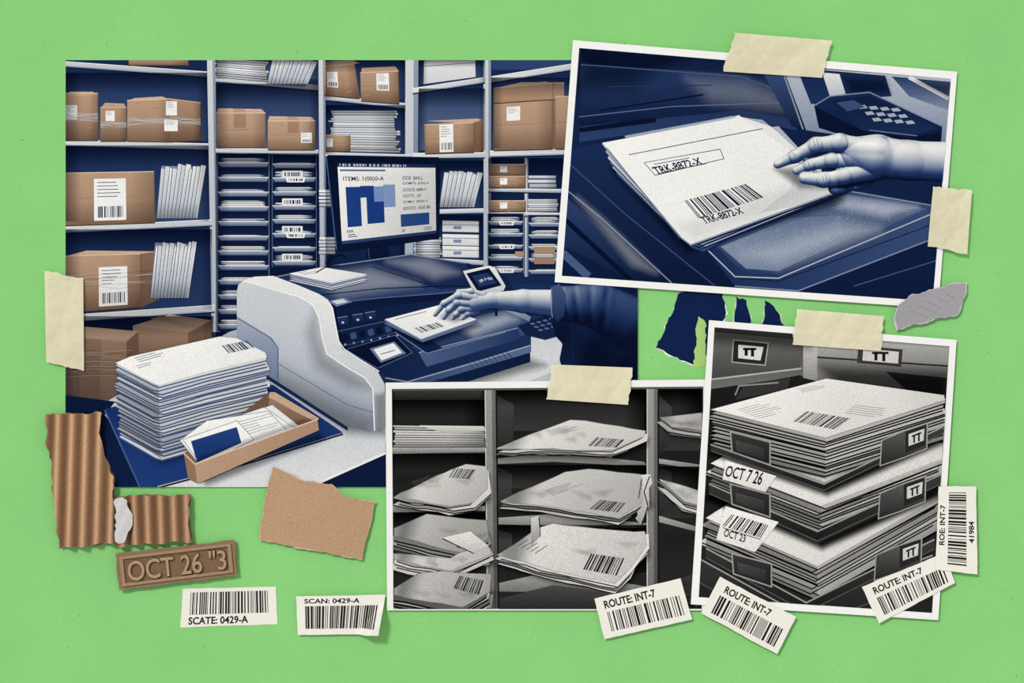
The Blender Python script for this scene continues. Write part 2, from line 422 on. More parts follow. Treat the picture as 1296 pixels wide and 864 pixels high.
# section 2
stack('envelope_stack',[(274,74),(338,78),(338,104),(274,98)],9,seed=1)
leaning('leaning_envelopes',[(340,70),(390,74),(386,110),(338,106)],10,.2,seed=3).build()
box(rc(274,143,336,187),[(276,137),(331,138),(336,143),(274,143)],None,None,(.35,.6),.66,False,8)
box(rc(339,153,399,190),[(341,147),(394,148),(399,153),(339,153)],None,(.7,.4,.93,.75),(.42,.66),.66,False,9)
traycol(275,341,[198+i*18.6 for i in range(12)],18.6,0,5,())
traycol(344,401,[200+i*17.6 for i in range(8)],17.6,0,6,(1,5))
a=Art('wall_barcode_sticker')
for i in range(4): a.poly(rc(357,216+i*35,383,225+i*35),D(.92)); a.bars(rc(360,218+i*35,380,223+i*35),D(.2),8,i)
a.build()
# section 3
box([(410,84),(449,81),(455,125),(410,121)],[(411,78),(446,76),(455,80),(412,84)],None,(.1,.2,.42,.7),None,.62,False,10)
box([(456,92),(504,90),(505,132),(457,128)],[(458,86),(500,84),(505,90),(457,92)],None,(.42,.05,.75,.6),None,.6,False,11)
stack('envelope_stack',[(418,140),(500,140),(505,194),(424,192)],17,seed=5,jit=.05,lo=.55)
box(rc(412,171,443,192),None,None,(.05,.2,.3,.7),None,.6,False,12,False)
stack('envelope_stack',rc(404,300,424,322),5,seed=6); stack('envelope_stack',rc(404,240,424,262),5,seed=7)
# section 4
a=Art('white_storage_box'); a.poly([(537,70),(601,70),(602,98),(536,107)],D(.95),D(.85)); a.line([(536,84),(602,79)],1,D(.6)); a.line([(536,107),(602,98)],1.3,D(.3)); a.build()
box([(537,158),(600,155),(600,193),(538,195)],[(540,153),(604,150),(612,152),(600,157)],[(600,155),(612,151),(612,190),(600,193)],(.3,.02,.58,.95),(0,0.001),.62,False,13)
leaning('leaning_envelopes',rc(556,216,598,262),8,.25,seed=9).build()
for y in (279,296,311):
    a=Art('white_storage_box'); a.poly([(560,y),(606,y+1),(606,y+15),(560,y+14)],D(.95),D(.84)); a.line([(560,y+5),(606,y+6)],1,D(.6)); a.line([(560,y+14.5),(606,y+15.5)],1.2,D(.3)); a.poly(rc(574,y+7,584,y+11),D(.6)); a.build()
stack('envelope_stack',rc(524,300,558,326),8,seed=10)
# section 5
box([(625,129),(699,124),(699,189),(625,191)],[(624,111),(690,103),(714,108),(714,124)],[(699,125),(714,124),(714,187),(699,189)],(.22,.12,.45,.4),None,.64,False,14,False)
a=Art('box_lid'); a.poly([(625,112),(700,104),(714,107),(714,126),(625,131)],C(.66),C(.55)); a.poly([(625,112),(660,104),(714,104),(714,107),(700,106)],C(.9)); a.line([(625,131),(700,126),(714,126)],1.4,C(.15)); a.line([(700,105),(700,126)],1,C(.4)); a.build()
box(rc(703,122,725,189),None,None,None,None,.58,False,15)
for i,(y,h) in enumerate([(208,14),(223,15),(254,14)]):
    box(rc(619,y,665,y+h),None,None,(.3,.15,.5,.7),None,.6,False,20+i,False)
stack('envelope_stack',rc(669,222,704,238),3,seed=30); stack('envelope_stack',rc(669,252,706,268),6,seed=31)
traycol(617,663,[274+i*15 for i in range(5)],15,0,16,(0,2,4))
traycol(668,712,[276+i*15 for i in range(5)],15,0,17,(3,))
a=Art('small_cardboard_parcel'); a.poly(rc(676,312,702,321),C(.55)); a.poly(rc(676,326,702,334),C(.5)); a.poly(rc(652,318,663,324),C(.6)); a.build()
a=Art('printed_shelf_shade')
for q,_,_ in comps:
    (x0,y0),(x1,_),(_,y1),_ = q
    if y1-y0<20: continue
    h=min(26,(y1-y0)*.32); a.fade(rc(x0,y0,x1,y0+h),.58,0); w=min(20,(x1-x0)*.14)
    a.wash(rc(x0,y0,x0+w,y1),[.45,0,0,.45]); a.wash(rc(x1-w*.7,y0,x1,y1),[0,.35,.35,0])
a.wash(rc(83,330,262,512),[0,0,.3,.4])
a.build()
# desk
a=Art('work_desk')
a.poly([(140,505),(290,420),(420,380),(712,410),(725,470),(700,500),(488,560),(488,616),(83,616),(83,560)],D(.7),D(.9))
a.poly([(640,430),(712,418),(720,462),(650,490),(560,520),(500,540),(487,500)],D(.84),D(.9))
a.poly([(83,500),(146,508),(133,525),(200,616),(83,616)],D(.1),D(.16))
a.poly([(392,616),(488,574),(488,616)],D(.12)); a.line([(392,616),(488,573)],3,D(.95))
soft(a,[(310,455),(440,545),(486,548),(488,470),(340,430)],12,.6); soft(a,[(500,490),(672,455),(690,462),(520,510)],8,.5)  # machine's cast shadow printed on the desk top
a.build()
# monitor
a=Art('computer_monitor')
a.poly([(463,312),(492,309),(494,336),(466,340)],D(.1),D(.04)); a.poly([(440,340),(470,330),(520,330),(512,344),(470,352)],D(.07),D(.16))
a.line([(440,340),(470,352),(512,344)],1.2,D(.4)); a.line([(466,314),(469,338)],1.5,D(.35))
a.poly([(412,199),(416,196),(555,199),(557,203),(556,302),(430,319),(425,315)],D(.04),D(.08))
a.line([(413,199),(426,316)],1.4,D(.45))
scr=[(427,206),(551,208),(552,295),(433,309)]
a.poly(scr,D(.97),D(.93),(0,1))
a.poly(SQ(scr,0,0,1,.05),D(.25)); a.bars(SQ(scr,.02,.01,.7,.04),D(.8),20,3)
a.poly(SQ(scr,0,.05,1,.13),D(.99)); a.lines(SQ(scr,.02,.08,.5,.13),D(.5),1,2)
a.text('ITEMS: 1(00)0-A',SQ(scr,.05,.17,.47,.24),D(.15)); a.text('OOE  8AILL',SQ(scr,.66,.17,.87,.22),D(.2))
for i,t in enumerate(['OOMTS: (0/0)-A','OOO73: 6880-3','OOTTS : OI?','SOM:S: (00)0-3','0OO7O : 0OE 80']): a.text(t,SQ(scr,.66,.25+i*.085,[.93,.9,.85,.91,.94][i],.295+i*.085),D(.3))
nb=(28,60,125)
a.poly(SQ(scr,.07,.3,.22,.8),nb); a.poly(SQ(scr,.22,.29,.34,.58),nb); a.poly(SQ(scr,.22,.44,.28,.8),D(.94)); a.poly(SQ(scr,.28,.44,.46,.78),nb); a.poly(SQ(scr,.36,.3,.46,.5),(120,146,195)); a.poly(SQ(scr,.46,.28,.58,.58),(132,154,196)); a.poly(SQ(scr,.28,.29,.36,.5),nb)
a.text('I0A',SQ(scr,.06,.83,.13,.87),D(.2)); a.lines(SQ(scr,.07,.89,.2,.94),D(.4),2,3)
a.poly(SQ(scr,.63,.69,.93,.86),(44,78,140)); a.text('68',SQ(scr,.64,.89,.67,.93),D(.4)); a.text('G:0C8',SQ(scr,.87,.89,.95,.94),D(.4))
a.poly(SQ(scr,0,.96,1,1),D(.35)); a.wash(scr,[.0,.16,.2,.0]); a.build()
# scanner machine
WH=(225,232,245)  # pale tint for printed highlights and reflections
a=Art('mail_scanning_machine')
a.poly([(345,352),(430,336),(520,322),(592,333),(640,350),(672,404),(672,445),(600,470),(520,492),(486,498),(430,455),(380,370)],D(.14),D(.24))
deck=[(348,351),(430,335),(520,322),(590,333),(606,366),(560,372),(480,377),(417,384),(380,366)]
a.poly(deck,D(.2),D(.34))
a.poly([(470,338),(520,324),(590,334),(600,362),(560,366)],D(.28),D(.2))
soft(a,[(395,352),(470,340),(530,360),(430,374)],10,.24,WH,cl=deck); soft(a,[(490,330),(540,327),(580,345),(550,352)],8,.22,WH,cl=deck)  # reflections on the deck printed as pale blurs
a.line([(345,351),(430,335),(520,322),(590,333)],1.4,D(.6))
a.line([(470,337),(560,366)],.9,D(.08)); a.line([(400,374),(480,365),(560,362),(600,362)],1.2,D(.06))
a.poly([(417,384),(480,377),(560,371),(606,366),(612,374),(560,382),(480,390),(423,400)],D(.06),D(.16)); a.line([(417,384),(480,377),(560,371),(606,366)],1,D(.5))
a.poly([(423,398),(480,388),(560,380),(640,392),(670,406),(672,436),(600,458),(515,482),(488,476),(432,440)],D(.12),D(.26),(1,0.6))
a.poly([(560,410),(640,392),(668,407),(664,424),(545,450),(520,440)],D(.28),D(.4),(1,0))
soft(a,[(580,412),(640,397),(655,404),(600,425)],8,.4,WH)
a.poly([(530,446),(655,415),(660,428),(540,464)],D(.46),D(.3),(1,0)); a.line([(530,446),(655,415)],.9,D(.7))
a.poly([(515,482),(672,436),(671,446),(518,492)],D(.36),D(.5),(1,0)); a.poly([(488,482),(518,491),(671,446),(671,458),(520,505),(488,500)],D(.12),D(.18))
a.line([(488,478),(516,483),(600,459),(671,437)],1.2,D(.7))
a.poly([(606,375),(640,383),(672,401),(670,407),(636,391),(606,382)],D(.8),D(.55)); a.line([(622,385),(628,392),(628,400)],3,D(.03))
for i in range(9): a.line([(590+i*6,455-i*1.7),(600+i*6,466-i*1.7)],.6,D(.1))
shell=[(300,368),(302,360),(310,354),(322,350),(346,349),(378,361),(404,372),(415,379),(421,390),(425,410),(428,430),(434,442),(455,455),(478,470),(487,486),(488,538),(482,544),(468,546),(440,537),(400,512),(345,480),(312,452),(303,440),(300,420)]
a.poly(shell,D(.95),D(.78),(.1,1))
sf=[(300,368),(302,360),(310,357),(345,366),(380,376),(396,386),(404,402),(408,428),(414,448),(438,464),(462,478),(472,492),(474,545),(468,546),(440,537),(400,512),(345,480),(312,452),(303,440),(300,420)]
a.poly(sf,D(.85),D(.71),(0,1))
soft(a,[(300,440),(350,470),(472,530),(474,560),(300,500)],26,.42,cl=sf)  # lower part of the shell darkened by printed shade
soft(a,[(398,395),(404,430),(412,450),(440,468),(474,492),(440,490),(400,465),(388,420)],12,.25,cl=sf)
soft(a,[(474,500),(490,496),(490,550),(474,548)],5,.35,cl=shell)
a.line([(310,356),(345,366),(380,376),(396,386),(404,402),(408,428),(414,448),(438,464),(462,478),(472,492),(474,545)],1.5,D(.98))
a.poly([(300,400),(345,428),(352,440),(352,484),(312,452),(303,440),(300,425)],D(.72),D(.54)); a.line([(300,402),(342,427),(352,440),(352,484)],1.,D(.42))
a.line([(352,460),(440,512),(473,522)],.8,D(.5)); a.poly([(322,464),(440,540),(440,545),(322,469)],D(.2)); 
a.line([(415,380),(421,390),(425,412),(429,432),(436,442),(456,455),(480,470)],1.3,D(1)); a.line([(418,380),(424,390),(428,412),(432,431),(439,440),(458,452),(482,467)],2,D(.04))
for x in (427,446,462):
    q=[(x,402-(x-427)*.18),(x+13,400-(x-427)*.18),(x+15,412-(x-427)*.18),(x+2,414-(x-427)*.18)]; a.poly(q,D(.3),D(.12)); a.line([q[0],q[1]],.8,D(.6)); a.ell(x+7,408-(x-427)*.18,1.8,1.4,D(.8))
a.poly([(415,381),(436,376),(446,382),(426,388)],D(.55)); a.poly([(420,381),(434,378),(440,382),(427,385)],D(.85))
for i in range(7): a.poly([(432+i*11,424-i*2.2),(439+i*11,422-i*2.2),(441+i*11,430-i*2.2),(434+i*11,432-i*2.2)],D(.4 if i%2 else .05)); a.ell(437+i*11,436-i*2,1.4,1.4,D(.7))
a.line([(428,419),(505,403)],.8,D(.5)); a.line([(434,438),(500,421)],.8,D(.4))
a.poly([(438,442),(500,424),(522,446),(478,466)],D(.05)); a.line([(438,442),(500,424),(522,446),(478,466),(438,442)],.9,D(.5))
a.poly([(468,441),(499,432),(514,447),(482,459)],D(.55)); a.poly([(473,442),(498,434),(509,446),(483,456)],D(.96)); a.line([(482,448),(500,443)],1,D(.4))
a.poly([(500,420),(520,414),(560,440),(540,447)],D(.16)); a.line([(500,420),(540,447),(640,420)],.9,D(.62))
a.poly([(586,343),(618,336),(626,338),(640,362),(637,368),(603,376)],D(.94),D(.8)); a.poly([(590,346),(619,339),(635,361),(605,369)],D(.08)); a.poly([(597,349),(617,345),(629,358),(607,363)],D(.3)); a.text('(8·7·%)',[(606,354),(622,350),(624,354),(608,358)],D(.95)); a.build()
p=pile('envelope_stack',[(366,346),(408,338),(465,347),(420,358)],4,2.2,jit=1,seed=3); p.lines([(376,345),(400,341),(408,345),(388,349)],D(.5),3,1,.25); p.build()
a=Art('black_cable'); a.line([(412,333),(420,325),(432,322),(438,326)],1.6,D(.03)); a.line([(400,345),(412,338),(430,336)],1.4,D(.05)); a.build()
a=Art('desk_keypad'); a.poly([(655,412),(690,400),(714,412),(712,424),(690,430),(665,424)],D(.12),D(.2)); a.polys([([(670+i*8+j*5,409-i*2+j*4),(675+i*8+j*5,408-i*2+j*4),(678+i*8+j*5,410-i*2+j*4),(673+i*8+j*5,411-i*2+j*4)],D(.5)) for i in range(4) for j in range(3)]); a.build()
en=Art('envelope'); soft(en,[(490,412),(556,398),(608,412),(537,437)],5,.6); en.poly([(486,409),(556,390),(606,408),(535,433)],D(.5)); en.poly([(487,404),(556,386),(603,404),(533,429)],D(.98),D(.9)); en.line([(487,405),(533,430),(603,405)],1.4,D(.55))  # drop shadow printed first, below the envelope
en.line([(500,404),(540,394)],1,D(.6)); en.bars([(524,415),(553,408),(562,413),(534,421)],D(.15),12,2); soft(en,[(556,402),(570,388),(600,385),(602,400),(576,408)],4,.4); en.build()  # last blur prints the hand's shadow on the envelope
# person
per2=Art('worker_person')
tor=[(704,362),(730,352),(770,350),(807,352),(812,486),(716,480),(708,455),(712,435),(703,425),(697,405),(695,380)]
sd=sdpoly(tor); c1=sdpoly(P1)
def shirt(X,Y):
    n=.035*np.sin(X*.11+Y*.05)+.03*np.sin(X*.05-Y*.09+1)
    t=.17+n-.0006*(X-700)-.0009*(Y-362)
    t=t+np.where(np.abs(X-(724+(Y-430)*.1))<1,.06,0)
    return D(np.clip(t,.02,.6))
per2.grid((694,348,808,486),2,lambda X,Y:np.maximum(sd(X,Y),c1(X,Y)),shirt)
def cuff(X,Y,t):
    for k,(c,w) in enumerate([(712,2.5),(727,3.),(745,3.5),(764,4)]):
        xx=X-(Y-385)*(.25-.12*k); t=t-.12*np.exp(-((xx-c)/w)**2)*(.6+.4*np.sin(Y*.2+k))+.07*np.exp(-((xx-c-6)/w)**2)  # fold shade and highlights put into the sleeve tone
    return np.clip(t-.0012*(X-700),.03,1)
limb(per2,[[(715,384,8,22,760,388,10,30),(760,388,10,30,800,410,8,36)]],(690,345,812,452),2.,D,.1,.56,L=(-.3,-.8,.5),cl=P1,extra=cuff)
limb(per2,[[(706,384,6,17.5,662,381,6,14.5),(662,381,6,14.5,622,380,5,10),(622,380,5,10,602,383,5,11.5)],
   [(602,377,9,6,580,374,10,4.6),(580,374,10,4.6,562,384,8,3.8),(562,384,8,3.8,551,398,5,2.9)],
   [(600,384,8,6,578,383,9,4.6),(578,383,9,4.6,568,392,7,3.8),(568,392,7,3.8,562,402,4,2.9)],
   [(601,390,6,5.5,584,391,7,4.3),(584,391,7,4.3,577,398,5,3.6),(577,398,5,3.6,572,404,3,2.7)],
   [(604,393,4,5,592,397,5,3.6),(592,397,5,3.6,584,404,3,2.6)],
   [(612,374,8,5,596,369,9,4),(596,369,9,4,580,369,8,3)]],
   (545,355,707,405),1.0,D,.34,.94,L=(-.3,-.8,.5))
per2.poly([(698,363),(708,359),(716,372),(714,400),(705,408),(699,398)],D(.45),D(.2),(0,1)); per2.line([(698,364),(697,385),(699,402)],1.1,D(.6)); per2.build()
# mat, stack and tray
a=Art('blue_desk_mat'); a.poly([(133,517),(300,480),(346,487),(434,547),(300,588),(195,616),(178,616)],(20,42,92),(30,58,116)); a.line([(133,519),(178,618)],2,D(.45)); a.line([(200,617),(300,590),(434,549)],2,D(.05)); soft(a,[(180,560),(205,584),(345,545),(345,500),(200,520)],12,.55); soft(a,[(250,600),(405,548),(412,556),(262,614)],6,.5); a.build()  # blurs print the shadows of stack and tray on the mat
top=[(147,459),(166,451),(278,426),(300,428),(336,446),(338,452),(262,470),(203,487),(195,485)]
p=pile('large_envelope_stack',top,25,3.75,jit=3.2,seed=12,dx=.15,hi=1.,gap=.5,vj=1.3,var=.22)
p.wash([(146,462),(201,488),(204,580),(150,545)],[.1,.2,.38,.28]); p.wash([(201,488),(338,452),(344,540),(204,580)],[0,.05,.3,.22])  # side faces of the stack darkened with printed shade
p.poly(top,D(1),D(.94),(1,1))
p.lines([(170,453),(215,441),(222,447),(178,460)],D(.4),3,3,.25); p.lines([(172,463),(205,454),(209,458),(178,467)],D(.6),2,4,.3)
p.bars([(281,437),(312,431),(322,440),(290,447)],D(.2),12,9); p.build()
a=Art('open_cardboard_tray')
a.poly([(233,573),(262,556),(342,496),(402,529),(402,543),(250,611),(240,606)],C(.25),C(.4))
a.poly([(342,496),(348,496),(404,529),(400,534),(340,503)],C(.8)); a.poly([(342,503),(398,534),(380,541),(338,520)],C(.5),C(.3))
def te(p,c0,c1): a.poly(p,c0,c1); a.line(p+[p[0]],.7,D(.55))
te([(262,540),(345,512),(378,538),(300,565)],D(.95),D(.88)); te([(250,543),(335,515),(372,541),(290,572)],D(.98),D(.9)); te([(228,557),(262,532),(340,520),(365,546),(255,590)],D(.99),D(.93))
a.lines([(300,534),(345,522),(362,538),(312,553)],D(.62),6,2,.2)
te([(232,556),(300,532),(322,556),(255,588)],D(1),D(.95)); a.poly([(242,558),(300,540),(306,560),(250,585)],(34,62,122),(24,48,102))
soft(a,[(250,586),(400,530),(380,532),(255,578)],4,.35)  # inner shadow printed along the tray's front wall
a.poly([(233,573),(247,587),(402,530),(404,544),(252,611),(238,603)],C(.7),C(.58),(1,0)); a.poly([(233,573),(247,587),(250,611),(238,603)],C(.44)); a.line([(233,573),(247,587),(403,530)],1.5,C(.98)); a.build()

# ============================================================ torn navy scraps (under prints)
CLIP=None
def scrap(name,pts,col,rim,seed,mat=M_PAPER,amp=1.5,th=8,edges=None):
    a=Art(name,mat,None); t=torn(pts,amp,4,seed,edges)
    cx=sum(p[0] for p in t)/len(t); cy=sum(p[1] for p in t)/len(t)
    if rim:
        rr=random.Random(seed); a.slab([(x+rr.uniform(-2,2.6)*(-1 if x<cx else 1),y+rr.uniform(-.5,2)) for x,y in t],rim,th)
        a.slab(t,col,2)
    else: a.slab(t,col,th)
    return a.build()
NV=(18,34,74)
scrap('torn_navy_paper',[(858,372),(880,364),(905,362),(915,372),(918,400),(895,450),(880,462),(850,450),(830,440),(842,412),(852,395)],NV,(236,240,225),1)
scrap('torn_paper_sliver',[(884,400),(893,408),(893,462),(878,466),(880,440)],(168,205,120),None,9)
scrap('torn_navy_paper',[(931,375),(945,380),(953,412),(930,412)],NV,(200,215,190),2)
scrap('torn_navy_paper',[(968,380),(980,388),(993,412),(962,414),(968,398)],NV,(200,215,190),3)

# ============================================================ PRINT 3 (pigeon holes, b/w)
P3=[(488,484),(895,480),(892,772),(490,772)]
a=Art('pigeonhole_photo_print',M_PAPER,None); a.slab(P3,(240,238,232),22); a.build()
CLIP=[(496,492),(890,489),(888,770),(498,770)]; MAT=M_BW
BK=(3,3,3)
a=Art('pigeonhole_shelving'); a.poly(CLIP,K(.1),K(.16))
a.poly([(497,492),(612,492),(606,504),(502,506)],K(.3),K(.12))
def bd(p,t0=.62,t1=.45): a.poly(p,K(t0),K(t1)); 
for q,t0,t1 in [(rc(500,506,612,548),.2,.12),(rc(500,575,612,610),.2,.1),(rc(500,640,612,660),.12,.08),(rc(634,500,815,545),.12,.28),(rc(634,585,815,618),.12,.24),(rc(634,662,815,690),.1,.18),(rc(836,500,886,570),.14,.26),(rc(836,590,886,655),.14,.24),(rc(836,675,886,765),.12,.2)]: a.poly(q,K(t0),K(t1))
for p in [[(497,566),(614,566),(614,572),(497,574)],[(497,640),(614,640),(614,646),(497,648)],[(497,700),(614,706),(614,712),(497,707)],[(628,580),(700,572),(815,584),(819,590),(700,584),(628,587)],[(628,655),(700,650),(819,662),(819,668),(628,663)],[(628,738),(700,722),(819,742),(819,750),(628,748)],[(833,580),(888,588),(888,594),(833,586)],[(833,652),(888,668),(888,674),(833,660)]]: bd(p,.72,.5)
for p in [[(629,500),(650,512),(650,560),(629,575)],[(629,590),(648,600),(648,630),(629,650)],[(629,670),(648,675),(648,700),(629,720)],[(834,500),(850,515),(850,560),(834,575)],[(834,590),(850,598),(850,640),(834,652)]]: a.poly(p,K(.34),K(.18))
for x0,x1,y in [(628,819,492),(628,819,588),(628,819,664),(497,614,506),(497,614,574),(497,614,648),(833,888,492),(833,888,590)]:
    a.fade(rc(x0,y,x1,y+22),.75,0,BK); a.wash(rc(x1-30,y,x1,y+60),[0,.6,.6,0],BK)  # shade printed under each board and at its right end
for x0,x1,dx in [(614,628,3),(819,833,0)]:
    a.poly([(x0,490),(x1,490),(x1+dx+1,771),(x0+dx,771)],K(.66),K(.5)); a.poly([(x0+(x1-x0)*.6,490),(x1,490),(x1+dx+1,771),(x0+dx+(x1-x0)*.6,771)],K(.5),K(.36)); a.line([(x0,490),(x0+dx,771)],1.2,K(.85)); a.line([(x1,490),(x1+dx,771)],2,K(.05))
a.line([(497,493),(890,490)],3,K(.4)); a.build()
def env(name,top,n,dy,seed,bc=None,ln=None,jit=2,hi=.95,dx=0):
    sh_=Art(name); soft(sh_,[(x+2,y+n*dy+4) for x,y in top],8,.8,BK)  # drop shadow printed beneath the pile
    p=pile(name,torn(top,.9,16,seed),n+1,dy,K,jit+2.2,seed,hi,.08,dx,vj=1.6,var=.38,capt=False)
    wt=torn(top,1.2,18,seed+5)   # slightly bent paper outline
    p.poly(wt,K(hi+.02),K(hi-.12),(1,1)); p.line(wt+[wt[0]],.6,K(hi-.3))
    A=np.array(top); x0,y0,x1,y1=A[:,0].min(),A[:,1].min(),A[:,0].max(),A[:,1].max()
    r=random.Random(seed)
    soft(p,[(x0,y0),(x0+(x1-x0)*.25,y0),(x0+(x1-x0)*.12,y1),(x0,y1)],14,.42,BK,3,wt)  # left end darkened with printed shade
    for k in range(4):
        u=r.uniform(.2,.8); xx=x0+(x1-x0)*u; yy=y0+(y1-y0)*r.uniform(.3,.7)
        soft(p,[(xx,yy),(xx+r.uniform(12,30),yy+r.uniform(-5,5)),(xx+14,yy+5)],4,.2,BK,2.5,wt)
    if ln: p.lines(ln,K(.45),5,seed,.2)
    if bc: p.bars(bc,K(.1),14,seed)
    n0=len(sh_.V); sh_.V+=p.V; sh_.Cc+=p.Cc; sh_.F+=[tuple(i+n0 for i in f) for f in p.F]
    return sh_.build()
stack('envelope_stack',[(499,538),(613,540),(616,566),(499,566)],9,K,.9,.12,.02,3)
a=Art('envelope'); a.poly([(530,538),(612,539),(616,545),(560,547)],K(.9),K(.75)); a.build()
env('envelope_stack',[(500,628),(545,606),(590,587),(616,590),(617,618),(598,636),(570,640)],3,3,4,[(575,592),(602,594),(594,606),(568,604)],[(520,610),(560,596),(572,602),(530,618)],hi=.88)
env('envelope_stack',[(499,668),(540,650),(616,658),(619,680),(588,700),(545,690),(499,678)],4,4,5,[(582,680),(612,686),(606,698),(578,692)],hi=.78)
env('envelope_stack',[(499,700),(570,706),(580,700),(618,690),(622,700),(570,722),(499,708)],3,3,8,hi=.9)
env('envelope_stack',[(499,744),(530,725),(560,722),(622,726),(620,748),(585,768),(499,752)],4,5,6,[(582,728),(612,734),(606,752),(574,744)],hi=.8)
env('envelope_stack',[(629,567),(672,549),(722,531),(762,536),(817,545),(815,552),(776,569),(700,567)],3,2.4,7,[(755,553),(790,556),(780,566),(744,564)],[(690,545),(735,535),(750,540),(700,552)],hi=.93)
env('envelope_stack',[(633,634),(675,615),(715,597),(745,593),(818,601),(822,630),(782,655),(705,642)],2,3,9,[(760,632),(792,636),(782,648),(746,644)],[(690,620),(735,607),(745,613),(700,628)],hi=.85)
env('envelope_stack',[(629,702),(652,688),(680,668),(700,662),(816,672),(818,690),(796,720),(778,738),(700,722)],3,3,10,[(748,700),(790,706),(780,728),(738,720)],[(655,690),(672,680),(700,690),(682,702)],hi=.92)
a=Art('torn_envelope'); a.poly(torn([(810,602),(824,600),(822,640),(812,664),(804,655),(814,630)],2,4,3),K(.9),K(.7)); a.line([(822,602),(815,622),(820,640),(812,664)],1.5,K(.2)); a.line([(812,606),(808,630)],1,K(.3))
a.poly([(672,655),(682,652),(684,678),(672,690)],K(.85),K(.6)); a.line([(682,654),(684,679)],1,K(.1)); a.poly([(560,680),(595,672),(618,690),(600,700)],K(.97),K(.8)); a.line([(560,681),(600,700)],1.2,K(.2)); a.build()
env('envelope_stack',[(835,528),(888,522),(888,545),(850,540)],2,3,12,hi=.8)
env('envelope_stack',[(834,606),(888,622),(888,640),(866,634)],3,3,13,hi=.9)
env('envelope_stack',[(834,742),(888,720),(888,760)],2,3,14,hi=.3)
a=Art('lower_pigeonhole_shelf'); a.poly([(632,757),(700,740),(816,756),(816,770),(632,770)],K(.35),K(.2)); a.build()

# ============================================================ PRINT 2 (close-up)
CLIP=None
P2=[(725,51),(1211,91),(1187,390),(702,357)]
a=Art('scanner_closeup_photo_print',M_PAPER,None); a.slab(P2,(243,241,236),30); a.build()
I2=[(733,61),(1203,100),(1180,381),(711,349)]
CLIP=I2; MAT=M_PRINT
a=Art('letter_scanner_bed'); a.poly(I2,D(.2),D(.12),(1,1))
a.poly([(735,62),(990,83),(1008,165),(930,150),(733,180)],D(.1),D(.34))
a.poly([(735,80),(940,95),(985,112),(1000,150),(935,140),(733,160)],D(.32),D(.12))
soft(a,[(735,62),(860,72),(800,110),(733,110)],20,.5); soft(a,[(870,100),(940,103),(980,118),(990,138),(900,128)],14,.13,WH)  # printed dark vignette in the corner, pale highlight on the cover
a.line([(735,82),(938,97),(984,115)],1.2,D(.45)); a.line([(733,148),(850,135),(990,130)],1.3,D(.5)); a.line([(733,165),(830,152)],6,D(.05)); a.line([(760,140),(890,120)],2,D(.05)); a.line([(770,110),(900,108)],1.2,D(.3))
a.poly([(960,82),(990,84),(1018,165),(1002,160)],D(.4),D(.12)); a.line([(988,84),(1016,164)],2,D(.62))
a.poly([(990,84),(1203,100),(1196,190),(1020,165)],D(.78),D(.56))
a.poly([(1008,86),(1120,96),(1128,122),(1100,124),(1026,132)],D(.2),D(.28)); a.poly([(1128,97),(1203,104),(1200,140),(1150,122)],D(.3),D(.6)); a.poly([(1040,92),(1062,94),(1072,126),(1052,128)],D(.9),D(.75)); a.line([(1150,98),(1200,125)],5,D(.88))
soft(a,[(1070,100),(1120,102),(1125,118),(1075,120)],8,.5); soft(a,[(1160,104),(1203,108),(1201,125)],6,.5)
a.poly([(716,190),(762,182),(870,310),(950,366),(800,358),(711,349)],D(.24),D(.1),(0,1)); a.poly([(712,245),(830,352),(795,354),(711,310)],D(.35),D(.14)); a.line([(714,238),(760,275),(850,358)],1.6,D(.6)); a.line([(718,205),(790,270),(905,362)],1.2,D(.42)); a.line([(712,275),(798,354)],6,D(.04)); a.line([(712,320),(745,350)],10,D(.45))
soft(a,[(730,250),(760,275),(830,345),(800,335)],8,.2,WH)
a.poly([(1040,235),(1196,225),(1182,380),(950,366),(880,312)],D(.18),D(.12),(0,1))
a.poly([(888,308),(1062,238),(1192,262),(1186,300),(1010,368),(930,362)],D(.24),D(.4),(1,0))
a.poly([(905,310),(1070,246),(1172,264),(985,350),(940,345)],D(.5),D(.3),(0,1))
a.poly([(912,312),(1000,276),(1150,268),(985,343),(944,340)],D(.62),D(.4),(1,.2))
soft(a,[(940,322),(1060,282),(1110,290),(985,335)],16,.35,WH); soft(a,[(1060,250),(1120,256),(1160,262),(1120,275),(1060,262)],8,.4,WH)  # glare on the glass plate printed as pale blurs
a.line([(888,309),(930,350),(985,352),(1190,266)],1.5,D(.76)); a.line([(930,362),(1010,368),(1186,300)],1.6,D(.6)); a.line([(1062,240),(1192,262)],1.2,D(.65)); a.line([(1080,362),(1184,330)],1.6,D(.4)); a.line([(935,352),(985,356),(1185,282)],1,D(.1))
a.poly([(800,205),(812,200),(840,240),(830,248)],D(.03)); a.line([(770,190),(818,215),(850,250)],1.5,D(.5))
rr=random.Random(5); its=[]
for i in range(420):
    u,v=rr.random(),rr.random(); x,y=Q([(915,312),(1065,250),(1165,266),(985,342)],u,v); s=rr.uniform(.3,.7); its.append((rc(x,y,x+s*1.6,y+s),D(rr.uniform(.6,.9))))
a.polys(its); a.build()
a=Art('keypad_phone')
a.poly([(1030,132),(1050,122),(1100,117),(1192,160),(1190,190),(1160,188),(1040,160)],D(.22),D(.12)); a.poly([(1052,128),(1100,121),(1188,163),(1150,172),(1090,165)],D(.14),D(.24)); a.line([(1030,134),(1050,122),(1100,117),(1192,160)],1.5,D(.6)); a.poly([(1030,134),(1092,166),(1150,174),(1190,168),(1190,192),(1100,182),(1036,162)],D(.06))
a.polys([([(1085+i*14+j*9,134-i*1+j*8+i*2.2),(1094+i*14+j*9,133-i*1+j*8+i*2.2),(1098+i*14+j*9,137+j*8+i*1.2),(1088+i*14+j*9,138+j*8+i*1.2)],D(.72)) for i in range(4) for j in range(3)])
